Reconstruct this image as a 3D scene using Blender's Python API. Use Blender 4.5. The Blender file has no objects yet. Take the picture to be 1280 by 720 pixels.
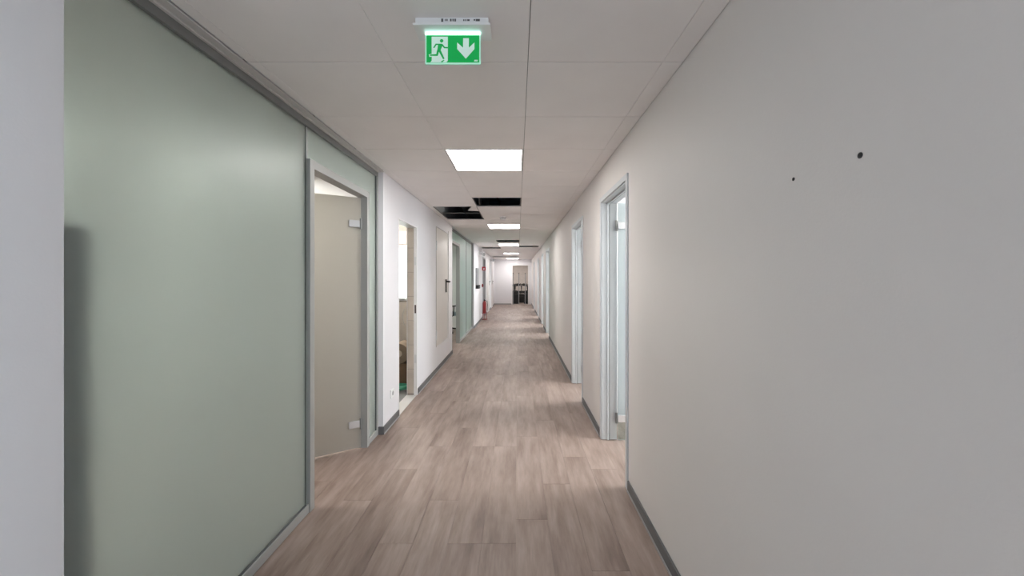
import bpy, bmesh, math, random
from mathutils import Vector, Matrix
random.seed(7)
S = bpy.context.scene
COL = S.collection
PI = math.pi

# ------------------------------------------------------------------ camera, world, lights, exposure
cam_d = bpy.data.cameras.new('camera')
cam = bpy.data.objects.new('camera', cam_d); COL.objects.link(cam)
cam.location = (0, 0, 1.42); cam.rotation_euler = (PI/2, 0, 0)
cam_d.sensor_fit = 'HORIZONTAL'; cam_d.sensor_width = 36.0
cam_d.lens = 36.0*496/1280
cam_d.shift_x = -7/1280; cam_d.shift_y = -13/1280
cam_d.clip_start = 0.02
S.camera = cam

S.view_settings.view_transform = 'Standard'
S.view_settings.look = 'None'
S.view_settings.gamma = 1
S.view_settings.exposure = 1.0
S.cycles.use_denoising = True
S.cycles.max_bounces = 10
S.cycles.diffuse_bounces = 6
S.cycles.transmission_bounces = 8
S.cycles.caustics_reflective = False
S.cycles.sample_clamp_indirect = 6

w = bpy.data.worlds.new('world'); S.world = w; w.use_nodes = True
wn = w.node_tree; bg = wn.nodes['Background']
bg.inputs['Color'].default_value = (0.80, 0.90, 1.0, 1); bg.inputs['Strength'].default_value = 1.6

def area(name, loc, rot, sx, sy, power, color):
    d = bpy.data.lights.new(name, 'AREA'); d.shape = 'RECTANGLE'; d.size = sx; d.size_y = sy
    d.energy = power; d.color = color
    o = bpy.data.objects.new(name, d); COL.objects.link(o); o.location = loc; o.rotation_euler = rot
    return o
DAY = (0.86, 0.94, 1.0)
ROOMS_R = [(-1.42, 1.4), (1.4, 4.0), (4.0, 6.6), (8.2, 10.9), (10.9, 13.2), (13.2, 15.9), (15.9, 19.4)]   # rooms on the right
WIN_Y = [(a+0.35, b-0.35) for a, b in ROOMS_R]
P_RIGHT = 68; P_BACK = 11; P_TOILET = 22; L_CORR = 12.0; L_ROOM = 24.0
for a, b in WIN_Y:                                    # daylight through the windows of the rooms on the right
    area('daylight', (4.36, (a+b)/2, 1.65), (0, PI/2, 0), 1.4, b-a, P_RIGHT*(1.0 if a < 0 else 0.7 if a < 3 else 1.0 if a < 5 else 1.2), (0.70, 0.86, 1.0) if a < 0 else DAY)
area('daylight', (-0.24, -2.9, 1.5), (PI/2, 0, 0), 1.5, 1.7, P_BACK, (0.78, 0.9, 1.0))   # window behind the camera
area('daylight', (-2.2, 6.5, 1.5), (-PI/2, 0, 0), 1.2, 0.8, P_TOILET, (1.0, 0.97, 0.88))   # toilet window

# ------------------------------------------------------------------ materials
def new_mat(name):
    m = bpy.data.materials.new(name); m.use_nodes = True
    nt = m.node_tree; return m, nt, nt.nodes['Principled BSDF']
def N(nt, t, **kw):
    n = nt.nodes.new(t)
    for k, v in kw.items(): setattr(n, k, v)
    return n
def mat(name, col, rough=0.5, metal=0.0, var=0.05, scale=8.0, bump=0.0, bscale=60.0, emit=None, estr=0.0):
    m, nt, b = new_mat(name)
    tc = N(nt, 'ShaderNodeTexCoord'); no = N(nt, 'ShaderNodeTexNoise')
    no.inputs['Scale'].default_value = scale; no.inputs['Detail'].default_value = 4
    nt.links.new(tc.outputs['Object'], no.inputs['Vector'])
    r = N(nt, 'ShaderNodeValToRGB')
    r.color_ramp.elements[0].position = 0.3; r.color_ramp.elements[1].position = 0.7
    r.color_ramp.elements[0].color = tuple(max(0, c*(1-var)) for c in col)+(1,)
    r.color_ramp.elements[1].color = tuple(min(1, c*(1+var)) for c in col)+(1,)
    nt.links.new(no.outputs['Fac'], r.inputs['Fac']); nt.links.new(r.outputs['Color'], b.inputs['Base Color'])
    b.inputs['Roughness'].default_value = rough; b.inputs['Metallic'].default_value = metal
    if bump:
        n2 = N(nt, 'ShaderNodeTexNoise'); n2.inputs['Scale'].default_value = bscale; n2.inputs['Detail'].default_value = 3
        nt.links.new(tc.outputs['Object'], n2.inputs['Vector'])
        bp = N(nt, 'ShaderNodeBump'); bp.inputs['Strength'].default_value = bump; bp.inputs['Distance'].default_value = 0.002
        nt.links.new(n2.outputs['Fac'], bp.inputs['Height']); nt.links.new(bp.outputs['Normal'], b.inputs['Normal'])
    if emit:
        b.inputs['Emission Color'].default_value = tuple(emit)+(1,); b.inputs['Emission Strength'].default_value = estr
    return m
M = {}
M['wall_left'] = mat('white_paint', (0.75, 0.745, 0.765), 0.6, var=0.015, scale=1.5, bump=0.12, bscale=140)
M['wall_right'] = mat('warm_white_paint', (0.72, 0.685, 0.66), 0.6, var=0.015, scale=1.5, bump=0.15, bscale=140)
M['room_white'] = mat('room_paint', (0.78, 0.78, 0.77), 0.7, var=0.02)
M['tile'] = mat('ceiling_board', (0.88, 0.85, 0.835), 0.8, var=0.02, scale=3, bump=0.3, bscale=250)
M['grid'] = mat('grid_steel', (0.26, 0.25, 0.24), 0.6, var=0.03)
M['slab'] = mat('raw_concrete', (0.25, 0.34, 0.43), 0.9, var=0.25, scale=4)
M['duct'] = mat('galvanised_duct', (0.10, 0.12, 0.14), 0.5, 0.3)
M['trim_pale'] = mat('pale_trim', (0.60, 0.58, 0.56), 0.5, var=0.02)
M['alu'] = mat('silver_aluminium', (0.60, 0.625, 0.64), 0.42, 0.2, var=0.03, scale=3)
M['alu_left'] = mat('satin_grey_aluminium', (0.40, 0.41, 0.40), 0.42, 0.2, var=0.03, scale=3)
M['alu_dark'] = mat('grey_aluminium', (0.23, 0.235, 0.23), 0.45, 0.4, var=0.05)
M['steel'] = mat('satin_steel', (0.68, 0.69, 0.70), 0.35, 0.6)
M['gasket'] = mat('dark_gasket', (0.10, 0.11, 0.11), 0.6)
M['base'] = mat('grey_baseboard', (0.125, 0.125, 0.128), 0.5, var=0.05)
M['lip'] = mat('baseboard_lip', (0.36, 0.355, 0.355), 0.45, var=0.05)
M['white_plastic'] = mat('white_plastic', (0.80, 0.80, 0.80), 0.4, var=0.01)
M['grey_plastic'] = mat('grey_plastic', (0.35, 0.36, 0.37), 0.5)
M['black_plastic'] = mat('black_plastic', (0.012, 0.012, 0.013), 0.65)
M['black_fabric'] = mat('black_fabric', (0.025, 0.026, 0.028), 0.9, var=0.2, scale=60)
M['grey_fabric'] = mat('grey_fabric', (0.36, 0.38, 0.42), 0.9, var=0.1, scale=60)
M['beige_metal'] = mat('beige_painted_steel', (0.65, 0.62, 0.58), 0.32, 0.0, var=0.03, scale=2)
M['white_paint'] = mat('white_lacquer', (0.80, 0.79, 0.79), 0.4, var=0.02)
M['grey_door'] = mat('grey_door_paint', (0.36, 0.36, 0.37), 0.5, var=0.03)
M['red'] = mat('red_paint', (0.26, 0.012, 0.018), 0.4, var=0.08)
M['red_sign'] = mat('red_sign_print', (0.50, 0.02, 0.035), 0.5)
M['cardboard'] = mat('cardboard', (0.24, 0.15, 0.09), 0.85, var=0.12, scale=6)
M['paper'] = mat('beige_paper', (0.32, 0.24, 0.17), 0.8, var=0.08)
M['green_hose'] = mat('green_rubber', (0.04, 0.30, 0.17), 0.45, var=0.1)
M['wall_tile'] = mat('beige_ceramic', (0.56, 0.49, 0.42), 0.35, var=0.10, scale=5)
M['grout'] = mat('grout', (0.36, 0.32, 0.28), 0.9)
M['grey_floor'] = mat('grey_screed', (0.20, 0.20, 0.195), 0.6, var=0.1)
M['mark'] = mat('grey_print', (0.10, 0.10, 0.10), 0.6)
M['plug_rim'] = mat('dark_nylon', (0.03, 0.03, 0.032), 0.5)
M['lamp'] = mat('lamp_diffuser', (0.9, 0.9, 0.9), 0.5, emit=(1.0, 0.965, 0.94), estr=L_CORR)
M['room_lamp'] = mat('room_lamp_diffuser', (0.9, 0.9, 0.9), 0.5, emit=(1.0, 0.97, 0.91), estr=L_ROOM)
M['sign_green'] = mat('sign_green', (0.0, 0.20, 0.05), 0.3, emit=(0.0, 0.27, 0.045), estr=0.42)
M['sign_white'] = mat('sign_white', (0.5, 0.6, 0.55), 0.3, emit=(0.60, 0.80, 0.72), estr=0.2)
M['sign_edge'] = mat('sign_edge', (0.4, 0.6, 0.5), 0.15, emit=(0.35, 0.80, 0.60), estr=0.22)
M['sign_strip'] = mat('sign_light_strip', (0.9, 1, 0.95), 0.3, emit=(0.55, 1.0, 0.85), estr=1.3)

def frosted(name, tint, rough, fac_glass, fac_tr=0.5):
    m = bpy.data.materials.new(name); m.use_nodes = True; nt = m.node_tree; nt.nodes.clear()
    out = N(nt, 'ShaderNodeOutputMaterial')
    g = N(nt, 'ShaderNodeBsdfRefraction'); g.inputs['Roughness'].default_value = rough; g.inputs['IOR'].default_value = 1.12
    g.inputs['Color'].default_value = tint+(1,)
    d = N(nt, 'ShaderNodeBsdfDiffuse'); d.inputs['Color'].default_value = tuple(c*0.85 for c in tint)+(1,)
    t = N(nt, 'ShaderNodeBsdfTranslucent'); t.inputs['Color'].default_value = tint+(1,)
    gl = N(nt, 'ShaderNodeBsdfGlossy'); gl.inputs['Roughness'].default_value = 0.35
    mx1 = N(nt, 'ShaderNodeMixShader'); mx1.inputs[0].default_value = fac_tr
    nt.links.new(d.outputs[0], mx1.inputs[1]); nt.links.new(t.outputs[0], mx1.inputs[2])
    mx2 = N(nt, 'ShaderNodeMixShader'); mx2.inputs[0].default_value = fac_glass
    nt.links.new(mx1.outputs[0], mx2.inputs[1]); nt.links.new(g.outputs[0], mx2.inputs[2])
    fr = N(nt, 'ShaderNodeFresnel'); fr.inputs['IOR'].default_value = 1.3
    mx3 = N(nt, 'ShaderNodeMixShader'); nt.links.new(fr.outputs[0], mx3.inputs[0])
    nt.links.new(mx2.outputs[0], mx3.inputs[1]); nt.links.new(gl.outputs[0], mx3.inputs[2])
    nt.links.new(mx3.outputs[0], out.inputs[0])
    return m
M['frost'] = frosted('frosted_green_glass', (0.81, 0.88, 0.85), 0.95, 0.38, 0.66)
M['frost_lit_teal'] = frosted('frosted_green_glass_lit_teal', (0.64, 0.85, 0.78), 0.85, 0.30, 0.6)  # same green glass; how it is lit farther down is put into the tint
M['frost_door'] = frosted('frosted_door_glass', (0.66, 0.64, 0.60), 0.5, 0.40)  # green glass too; the warm room light on it is put into the tint
M['frost_right'] = frosted('frosted_pale_glass', (0.84, 0.90, 0.915), 0.5, 0.30)
def clear_glass():
    m, nt, b = new_mat('clear_glass')
    b.inputs['Base Color'].default_value = (0.80, 0.9, 0.87, 1); b.inputs['Roughness'].default_value = 0.04
    b.inputs['Transmission Weight'].default_value = 1.0; b.inputs['IOR'].default_value = 1.3
    return m
M['glass'] = clear_glass()

def wood():
    m, nt, b = new_mat('grey_oak_vinyl')
    L = nt.links.new
    tc = N(nt, 'ShaderNodeTexCoord'); oi = N(nt, 'ShaderNodeObjectInfo')
    off = N(nt, 'ShaderNodeVectorMath', operation='SCALE'); off.inputs['Scale'].default_value = 37.0
    cmb = N(nt, 'ShaderNodeCombineXYZ'); 
    for i in range(3): L(oi.outputs['Random'], cmb.inputs[i])
    L(cmb.outputs[0], off.inputs[0])
    add = N(nt, 'ShaderNodeVectorMath', operation='ADD'); L(tc.outputs['Object'], add.inputs[0]); L(off.outputs[0], add.inputs[1])
    def noise(sx, sy, scale, det):
        mp = N(nt, 'ShaderNodeMapping'); mp.inputs['Scale'].default_value = (sx, sy, 1)
        L(add.outputs[0], mp.inputs['Vector'])
        n = N(nt, 'ShaderNodeTexNoise'); n.inputs['Scale'].default_value = scale; n.inputs['Detail'].default_value = det
        n.inputs['Roughness'].default_value = 0.6
        L(mp.outputs[0], n.inputs['Vector']); return n
    n1 = noise(9, 1.1, 2.2, 6); n2 = noise(3.0, 0.8, 1.6, 4); n3 = noise(90, 3, 3, 3)
    r1 = N(nt, 'ShaderNodeValToRGB')
    e = r1.color_ramp.elements
    e[0].position = 0.33; e[0].color = (0.165, 0.114, 0.094, 1)
    e[1].position = 0.68; e[1].color = (0.37, 0.288, 0.25, 1)
    a = N(nt, 'ShaderNodeMath', operation='MULTIPLY'); a.inputs[1].default_value = 0.55; L(n1.outputs['Fac'], a.inputs[0])
    c = N(nt, 'ShaderNodeMath', operation='MULTIPLY_ADD'); c.inputs[1].default_value = 0.45; L(n2.outputs['Fac'], c.inputs[0]); L(a.outputs[0], c.inputs[2])
    L(c.outputs[0], r1.inputs['Fac'])
    r2 = N(nt, 'ShaderNodeValToRGB'); e = r2.color_ramp.elements
    e[0].color = (0.91, 0.90, 0.89, 1); e[1].color = (1.08, 1.085, 1.09, 1)
    L(oi.outputs['Random'], r2.inputs['Fac'])
    mul = N(nt, 'ShaderNodeMixRGB', blend_type='MULTIPLY'); mul.inputs[0].default_value = 1.0
    L(r1.outputs[0], mul.inputs[1]); L(r2.outputs[0], mul.inputs[2])
    fleck = N(nt, 'ShaderNodeMixRGB', blend_type='OVERLAY'); fleck.inputs[0].default_value = 0.12
    L(mul.outputs[0], fleck.inputs[1]); L(n3.outputs['Fac'], fleck.inputs[2])
    L(fleck.outputs[0], b.inputs['Base Color'])
    b.inputs['Roughness'].default_value = 0.48
    bp = N(nt, 'ShaderNodeBump'); bp.inputs['Strength'].default_value = 0.15; bp.inputs['Distance'].default_value = 0.001
    L(n1.outputs['Fac'], bp.inputs['Height']); L(bp.outputs[0], b.inputs['Normal'])
    return m
M['wood'] = wood()

# ------------------------------------------------------------------ helpers
def box(bm, x0, x1, y0, y1, z0, z1, bev=0.0):
    t = bmesh.new(); bmesh.ops.create_cube(t, size=1)
    for v in t.verts:
        v.co = Vector(((x0+x1)/2+v.co.x*(x1-x0), (y0+y1)/2+v.co.y*(y1-y0), (z0+z1)/2+v.co.z*(z1-z0)))
    if bev: bmesh.ops.bevel(t, geom=t.edges[:], offset=bev, segments=2, affect='EDGES', profile=0.5)
    merge(bm, t); return bm
def merge(bm, t):
    me = bpy.data.meshes.new('tmp'); t.to_mesh(me); t.free(); bm.from_mesh(me); bpy.data.meshes.remove(me)
def B(*a, bev=0.0):
    bm = bmesh.new(); box(bm, *a, bev=bev); return bm
def Bs(*boxes, bev=0.0):
    bm = bmesh.new()
    for a in boxes: box(bm, *a, bev=bev)
    return bm
def cyl(bm, p0, p1, r0, r1=None, seg=20):
    r1 = r0 if r1 is None else r1
    p0 = Vector(p0); p1 = Vector(p1); d = p1-p0
    t = bmesh.new(); bmesh.ops.create_cone(t, cap_ends=True, segments=seg, radius1=r0, radius2=r1, depth=d.length)
    rot = d.to_track_quat('Z', 'Y').to_matrix().to_4x4()
    bmesh.ops.transform(t, matrix=Matrix.Translation((p0+p1)/2) @ rot, verts=t.verts[:])
    merge(bm, t); return bm
def tube(bm, pts, r, seg=8, closed=False):
    pts = [Vector(p) for p in pts]; n = len(pts); rings = []
    for i, p in enumerate(pts):
        a = pts[i-1] if i or closed else pts[0]; c = pts[(i+1) % n] if i < n-1 or closed else pts[-1]
        d = (c-a).normalized(); up = Vector((0, 0, 1)) if abs(d.z) < 0.9 else Vector((1, 0, 0))
        s = d.cross(up).normalized(); u = s.cross(d)
        rings.append([bm.verts.new(p+s*math.cos(2*PI*k/seg)*r+u*math.sin(2*PI*k/seg)*r) for k in range(seg)])
    for i in range(n if closed else n-1):
        A, C = rings[i], rings[(i+1) % n]
        for k in range(seg): bm.faces.new((A[k], A[(k+1) % seg], C[(k+1) % seg], C[k]))
    if not closed: bm.faces.new(rings[0][::-1]); bm.faces.new(rings[-1])
    return bm
def lathe(bm, prof, seg=24, loc=(0, 0, 0)):
    rings = [[bm.verts.new((loc[0]+r*math.cos(2*PI*k/seg), loc[1]+r*math.sin(2*PI*k/seg), loc[2]+z)) for k in range(seg)] for r, z in prof]
    for A, C in zip(rings, rings[1:]):
        for k in range(seg): bm.faces.new((A[k], A[(k+1) % seg], C[(k+1) % seg], C[k]))
    bm.faces.new(rings[0][::-1]); bm.faces.new(rings[-1]); return bm
def prism(bm, pts, y0, y1):                 # polygon in the x-z plane, extruded along y
    a = [bm.verts.new((p[0], y0, p[1])) for p in pts]; c = [bm.verts.new((p[0], y1, p[1])) for p in pts]
    n = len(pts); bm.faces.new(a); bm.faces.new(c[::-1])
    for i in range(n): bm.faces.new((a[i], c[i], c[(i+1) % n], a[(i+1) % n]))
    return bm
def prism_yz(bm, pts, x0, x1):              # polygon in the y-z plane, extruded along x
    a = [bm.verts.new((x0, p[0], p[1])) for p in pts]; c = [bm.verts.new((x1, p[0], p[1])) for p in pts]
    n = len(pts); bm.faces.new(a); bm.faces.new(c[::-1])
    for i in range(n): bm.faces.new((a[i], c[i], c[(i+1) % n], a[(i+1) % n]))
    return bm
def mesh_of(bm, name, m, smooth=False):
    bmesh.ops.recalc_face_normals(bm, faces=bm.faces[:])
    if smooth:
        for f in bm.faces: f.smooth = True
        for e in bm.edges:
            if len(e.link_faces) == 2 and e.calc_face_angle(0) > 0.6: e.smooth = False
    me = bpy.data.meshes.new(name); bm.to_mesh(me); bm.free(); me.materials.append(m); return me
def obj(name, bm, m, parent=None, smooth=False, **props):
    me = bm if isinstance(bm, bpy.types.Mesh) else mesh_of(bm, name, m, smooth)
    o = bpy.data.objects.new(name, me); COL.objects.link(o)
    if parent:
        o.parent = parent
        o.matrix_parent_inverse = Matrix.Translation(-parent.location) if parent.type == 'EMPTY' and not parent.get('local') else Matrix()
    for k, v in props.items(): o[k] = v
    return o
def empty(name, loc, local=False, **props):
    o = bpy.data.objects.new(name, None); COL.objects.link(o); o.location = loc; o.empty_display_size = 0.1
    if local: o['local'] = 1
    for k, v in props.items(): o[k] = v
    return o
def thing(name, label, cat, loc, group=None, local=False):
    o = empty(name, loc, local); o['label'] = label; o['category'] = cat
    if group: o['group'] = group
    return o
def struct(name, bm, m, label=None, parent=None):
    o = obj(name, bm, m, parent); o['kind'] = 'structure'
    if label: o['label'] = label
    return o
def struct_empty(name, loc, label):
    o = empty(name, loc); o['kind'] = 'structure'; o['label'] = label; return o
def copy_tree(o, parent=None):
    c = o.copy(); COL.objects.link(c)
    if parent: c.parent = parent
    for ch in list(o.children): copy_tree(ch, c)
    return c

H = 2.38                       # suspended ceiling
XL, XR = -1.22, 0.74           # faces of the corridor walls
XG = -1.26                     # face of the glass partitions
YE = 20.9                      # end wall
T = 0.12
TOP = 2.95                     # raw slab above the ceiling

# ------------------------------------------------------------------ floor: base and single planks
floor = struct('floor', B(-5.2, 4.6, -3.2, 25.2, -0.10, -0.003), M['wood'], 'grey brown wood plank floor of the corridor')
PW, PL = 0.184, 1.22
pm = mesh_of(B(-PW/2+0.0007, PW/2-0.0007, -PL/2+0.0007, PL/2-0.0007, -0.003, 0.0, bev=0.0), 'plank', M['wood'])
half = {}
def plank(x, y0, y1):
    ln = round(y1-y0, 3)
    if abs(ln-PL) < 0.002: me = pm
    else:
        if ln not in half:
            half[ln] = mesh_of(B(-PW/2+0.0007, PW/2-0.0007, -ln/2+0.0007, ln/2-0.0007, -0.003, 0.0), 'plank', M['wood'])
        me = half[ln]
    o = bpy.data.objects.new('plank', me); COL.objects.link(o); o.location = (x, (y0+y1)/2, 0); o.parent = floor
offs = {}
rows = int((XR+0.02-XL)/PW)+1
for i in range(rows):
    x = XR-0.012-PW/2-i*PW
    if x-PW/2 < XL-0.03: break
    y = 0.9-random.choice([0.0, 0.2, 0.4, 0.61, 0.81, 1.01])
    offs[i] = y
    while y < YE-0.05:
        y1 = min(y+PL, YE-0.002); plank(x, y, y1); y = y1
for i in range(rows, rows+8):                       # planks seen through the open glass door on the left
    x = XR-0.012-PW/2-i*PW; y = 1.5+random.random()*0.8
    for k in range(2): plank(x, y, y+PL); y += PL
# door thresholds on the right stay with the base floor material

# ------------------------------------------------------------------ ceiling: slab, grid, single tiles
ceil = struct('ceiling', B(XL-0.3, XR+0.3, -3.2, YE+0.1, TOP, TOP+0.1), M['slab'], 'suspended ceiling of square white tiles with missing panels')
XS = [XL+0.002, -1.154, -0.554, 0.046, 0.646, XR-0.002]
Y0 = 1.77
rows_y = [Y0+0.6*k for k in range(-8, 32)]
holes = {(4.77, 2), (5.37, 1), (5.97, 1), (10.17, 2), (11.97, 3), (12.57, 1), (17.97, 1), (17.97, 2)}
lamps = [2.97, 7.17, 11.37, 15.57, 19.77]
tcache = {}
grid = bmesh.new()
G = 0.0014
for y in rows_y:
    for c in range(5):
        x0, x1 = XS[c], XS[c+1]
        if c == 0 and 1.07 < y+0.3 < 3.6: x0 = -1.205
        y1 = min(y+0.6, YE-0.002)
        if y1-y < 0.1: continue
        if (round(y, 2), c) in holes: continue
        if c == 2 and round(y, 2) in lamps: continue
        if c == 2: x1 -= 0.0007
        if c == 3: x0 += 0.0007
        key = (round(x1-x0, 3), round(y1-y, 3))
        if key not in tcache:
            hx, hy = key[0]/2-0.0007, key[1]/2-0.0022
            tcache[key] = mesh_of(B(-hx, hx, -hy, hy, 0, 0.006, bev=0.001), 'ceiling_tile', M['tile'])
        o = bpy.data.objects.new('ceiling_tile', tcache[key]); COL.objects.link(o)
        o.location = ((x0+x1)/2, (y+y1)/2, H+random.uniform(0, 0.001)); o.parent = ceil
    box(grid, XS[0], XS[-1], y-0.012, y+0.012, H+0.0072, H+0.0084)
    box(grid, XS[0], XS[-1], y-0.0015, y+0.0015, H+0.0084, H+0.016)
for x in XS[1:5]:
    box(grid, x-0.012, x+0.012, -3, YE-0.002, H+0.0085, H+0.0097)
    box(grid, x-0.0015, x+0.0015, -3, YE-0.002, H+0.0097, H+0.017)
obj('ceiling_grid', grid, M['grid'], ceil)
# wires that carry the grid, and a duct and cables above the missing tiles
hw = bmesh.new()
for y in rows_y[3::3]:
    for x in (-0.554, 0.046): cyl(hw, (x, y+0.05, H+0.05), (x, y+0.05, TOP), 0.002, seg=6)
obj('hanger_wire', hw, M['grid'], ceil, kind='stuff')
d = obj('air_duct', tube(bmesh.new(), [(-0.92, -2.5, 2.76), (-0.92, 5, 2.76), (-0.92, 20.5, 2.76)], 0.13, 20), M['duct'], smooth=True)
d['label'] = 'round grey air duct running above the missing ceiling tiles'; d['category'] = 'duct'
for k, (x, lab) in enumerate([(-0.34, 'sagging dark cable seen in the nearest square ceiling gap'), (-0.62, 'thin cable above the ceiling beside the round duct')]):
    bm = bmesh.new(); pts = []
    for i in range(60):
        y = 3.0+i*0.3; pts.append((x+0.05*math.sin(y*1.3+k), y, 2.60+0.06*math.sin(y*2.1+k)))
    c = obj('cable', tube(bm, pts, 0.012, 6), M['grey_plastic'] if k else M['black_plastic'], smooth=True); c['label'] = lab; c['category'] = 'cable'
# loose tile lying slanted over the gap beside the left wall
bm = B(-0.295, 0.295, -0.20, 0.20, 0, 0.012, bev=0.002)
lt = obj('loose_ceiling_tile', bm, M['tile']); lt.location = (-0.391, 5.718, H+0.024); lt.rotation_euler = (0, 0, math.radians(15.8))
lt['label'] = 'cut white ceiling tile lying askew, one corner over the double gap by the left wall'; lt['category'] = 'ceiling tile'
# ceilings of the side rooms
side = bmesh.new()
box(side, -5.2, XL-T, -1.5, 25.2, 2.42, 2.5); box(side, XR+T, 4.6, -1.5, 25.2, 2.42, 2.5); box(side, -1.34, 0.86, YE+0.1, 25.2, 2.42, 2.5)
struct('ceiling', side, M['room_white'], 'white ceilings of the rooms beside the corridor')

# pale angle trim and dark head rail over the first glass partition are built with the partition

# ------------------------------------------------------------------ walls
DR = [(-0.55, 0.42), (2.65, 3.53), (4.49, 5.38), (9.25, 10.2), (11.3, 12.2), (13.75, 14.65), (17.1, 18.0)]   # right doors (frame outside)
DH = 2.12
bm = bmesh.new(); y = -3.0
for a, b in DR:
    box(bm, XR, XR+T, y, a+0.01, 0, TOP); box(bm, XR, XR+T, a+0.01, b-0.01, DH-0.01, TOP); y = b-0.01
box(bm, XR, XR+T, y, YE, 0, TOP)
struct('wall_right', bm, M['wall_right'], 'long warm white corridor wall with open glass doors')

G1 = (1.067, 3.60); G2 = (7.40, 11.06)
TD = (4.06, 4.80, 2.034)       # toilet door opening
SD = (5.93, 6.95, 0.37, 2.19)  # service hatch door
RC = (13.78, 15.0, 2.13)       # recess
bm = bmesh.new()
X1 = XL-T
box(bm, X1, XL, -3.0, G1[0], 0, TOP)
box(bm, X1, XL, G1[0], G1[1], H, TOP)
box(bm, X1, XL, G1[1], TD[0], 0, TOP)
box(bm, X1, XL, TD[0], TD[1], TD[2], TOP)
box(bm, X1, XL, TD[1], SD[0], 0, TOP)
box(bm, X1, XL, SD[0], SD[1], 0, SD[2]); box(bm, X1, XL, SD[0], SD[1], SD[3], TOP); box(bm, X1, XL-0.06, SD[0], SD[1], SD[2], SD[3])
box(bm, X1, XL, SD[1], G2[0], 0, TOP)
box(bm, X1, XL, G2[0], G2[1], H-0.002, TOP)
box(bm, X1, XL, G2[1], RC[0], 0, TOP)
box(bm, X1, XL, RC[0], RC[1], RC[2], TOP)
box(bm, X1, XL, RC[1], YE, 0, TOP)
struct('wall_left', bm, M['wall_left'], 'white corridor wall with frosted glass partitions')
# end wall with opening
EO = (-0.27, 0.55, 2.06)
struct('wall_end', Bs((X1, EO[0], YE, YE+0.1, 0, TOP), (EO[1], XR+T, YE, YE+0.1, 0, TOP), (EO[0], EO[1], YE, YE+0.1, EO[2], TOP)), M['wall_left'], 'white wall closing the far end of the corridor')
# wall behind the camera with its window
struct('wall_back', Bs((X1, -1.05, -3.1, -3.0, 0, TOP), (0.57, XR+T, -3.1, -3.0, 0, TOP), (-1.05, 0.57, -3.1, -3.0, 0, 0.7), (-1.05, 0.57, -3.1, -3.0, 2.3, TOP)), M['wall_left'], 'wall behind the camera')

# side rooms, left
bm = bmesh.new()
box(bm, -5.2, -5.1, -1.5, 25, 0, 2.42)
for y in (-1.5, 3.92, 7.22, 11.2, 25.0): box(bm, -5.1, X1, y, y+0.08, 0, 2.42)
struct('wall_rooms_left', bm, M['room_white'], 'white walls of the rooms behind the frosted glass')
# side rooms, right: partitions and outer wall with windows
bm = bmesh.new()
ys = sorted({a for a, b in ROOMS_R} | {b for a, b in ROOMS_R})
for y in ys: box(bm, XR+T, 4.4, y-0.04, y+0.04, 0, 2.42)
y = -1.5
for a, b in WIN_Y:
    box(bm, 4.4, 4.55, y, a, 0, 2.42); box(bm, 4.4, 4.55, a, b, 0, 0.9); box(bm, 4.4, 4.55, a, b, 2.35, 2.42); y = b
box(bm, 4.4, 4.55, y, 25, 0, 2.42)
struct('wall_rooms_right', bm, M['room_white'], 'white walls of the daylit rooms on the right')
for k, (a, b) in enumerate(WIN_Y):
    wdw = struct_empty(f'window_{k+2}', (4.46, a, 0.9), 'window of a side room on the right')
    fr = Bs((4.43, 4.49, a, a+0.06, 0.9, 2.35), (4.43, 4.49, b-0.06, b, 0.9, 2.35), (4.43, 4.49, a+0.06, b-0.06, 0.9, 0.96), (4.43, 4.49, a+0.06, b-0.06, 2.29, 2.35), (4.43, 4.49, (a+b)/2-0.04, (a+b)/2+0.04, 0.96, 2.29))
    obj('window_frame', fr, M['white_paint'], wdw)
# room at the far end
struct('wall_end_room', Bs((-1.9, 1.6, 24.2, 24.3, 0, 2.42), (-1.9, -1.8, YE+0.1, 24.2, 0, 2.42), (1.5, 1.6, YE+0.1, 24.2, 0, 2.42), (-1.9, X1, YE, YE+0.1, 0, 2.42), (XR+T, 1.6, YE, YE+0.1, 0, 2.42)), mat('end_room_paint', (0.56, 0.50, 0.47), 0.7), 'pale pinkish wall of the room at the far end')

# ------------------------------------------------------------------ baseboards
def baseboard(name, segs, right=False):
    o = None; bm = bmesh.new(); lp = bmesh.new()
    for a, b in segs:
        if right:
            box(bm, XR-0.012, XR, a, b, 0.012, 0.07, bev=0.002); box(lp, XR-0.016, XR, a, b, 0, 0.012)
        else:
            box(bm, XL, XL+0.012, a, b, 0.012, 0.07, bev=0.002); box(lp, XL, XL+0.016, a, b, 0, 0.012)
    o = struct(name, bm, M['base'], 'dark grey baseboard along the corridor wall')
    obj('baseboard_lip', lp, M['lip'], o)
segs = []; y = -3.0
for a, b in DR: segs.append((y, a-0.012)); y = b+0.012
segs.append((y, YE)); baseboard('baseboard_right', segs, True)
baseboard('baseboard_left', [(-3.0, G1[0]), (G1[1]-0.012, TD[0]), (TD[1]+0.02, G2[0]), (G2[1], RC[0]-0.04), (RC[1]+0.04, 15.84), (17.0, 18.12), (19.28, YE)])
struct('baseboard_end', Bs((X1+T+0.012, EO[0]-0.06, YE-0.012, YE, 0, 0.06)), M['lip'], 'pale baseboard along the end wall')
# return of the baseboard round the wall corner beside the first partition
struct('trim_1', B(XG, XL+0.012, G1[1]-0.014, G1[1]-0.001, 0.0, 0.07), M['base'], 'grey baseboard return at the partition end')

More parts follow.
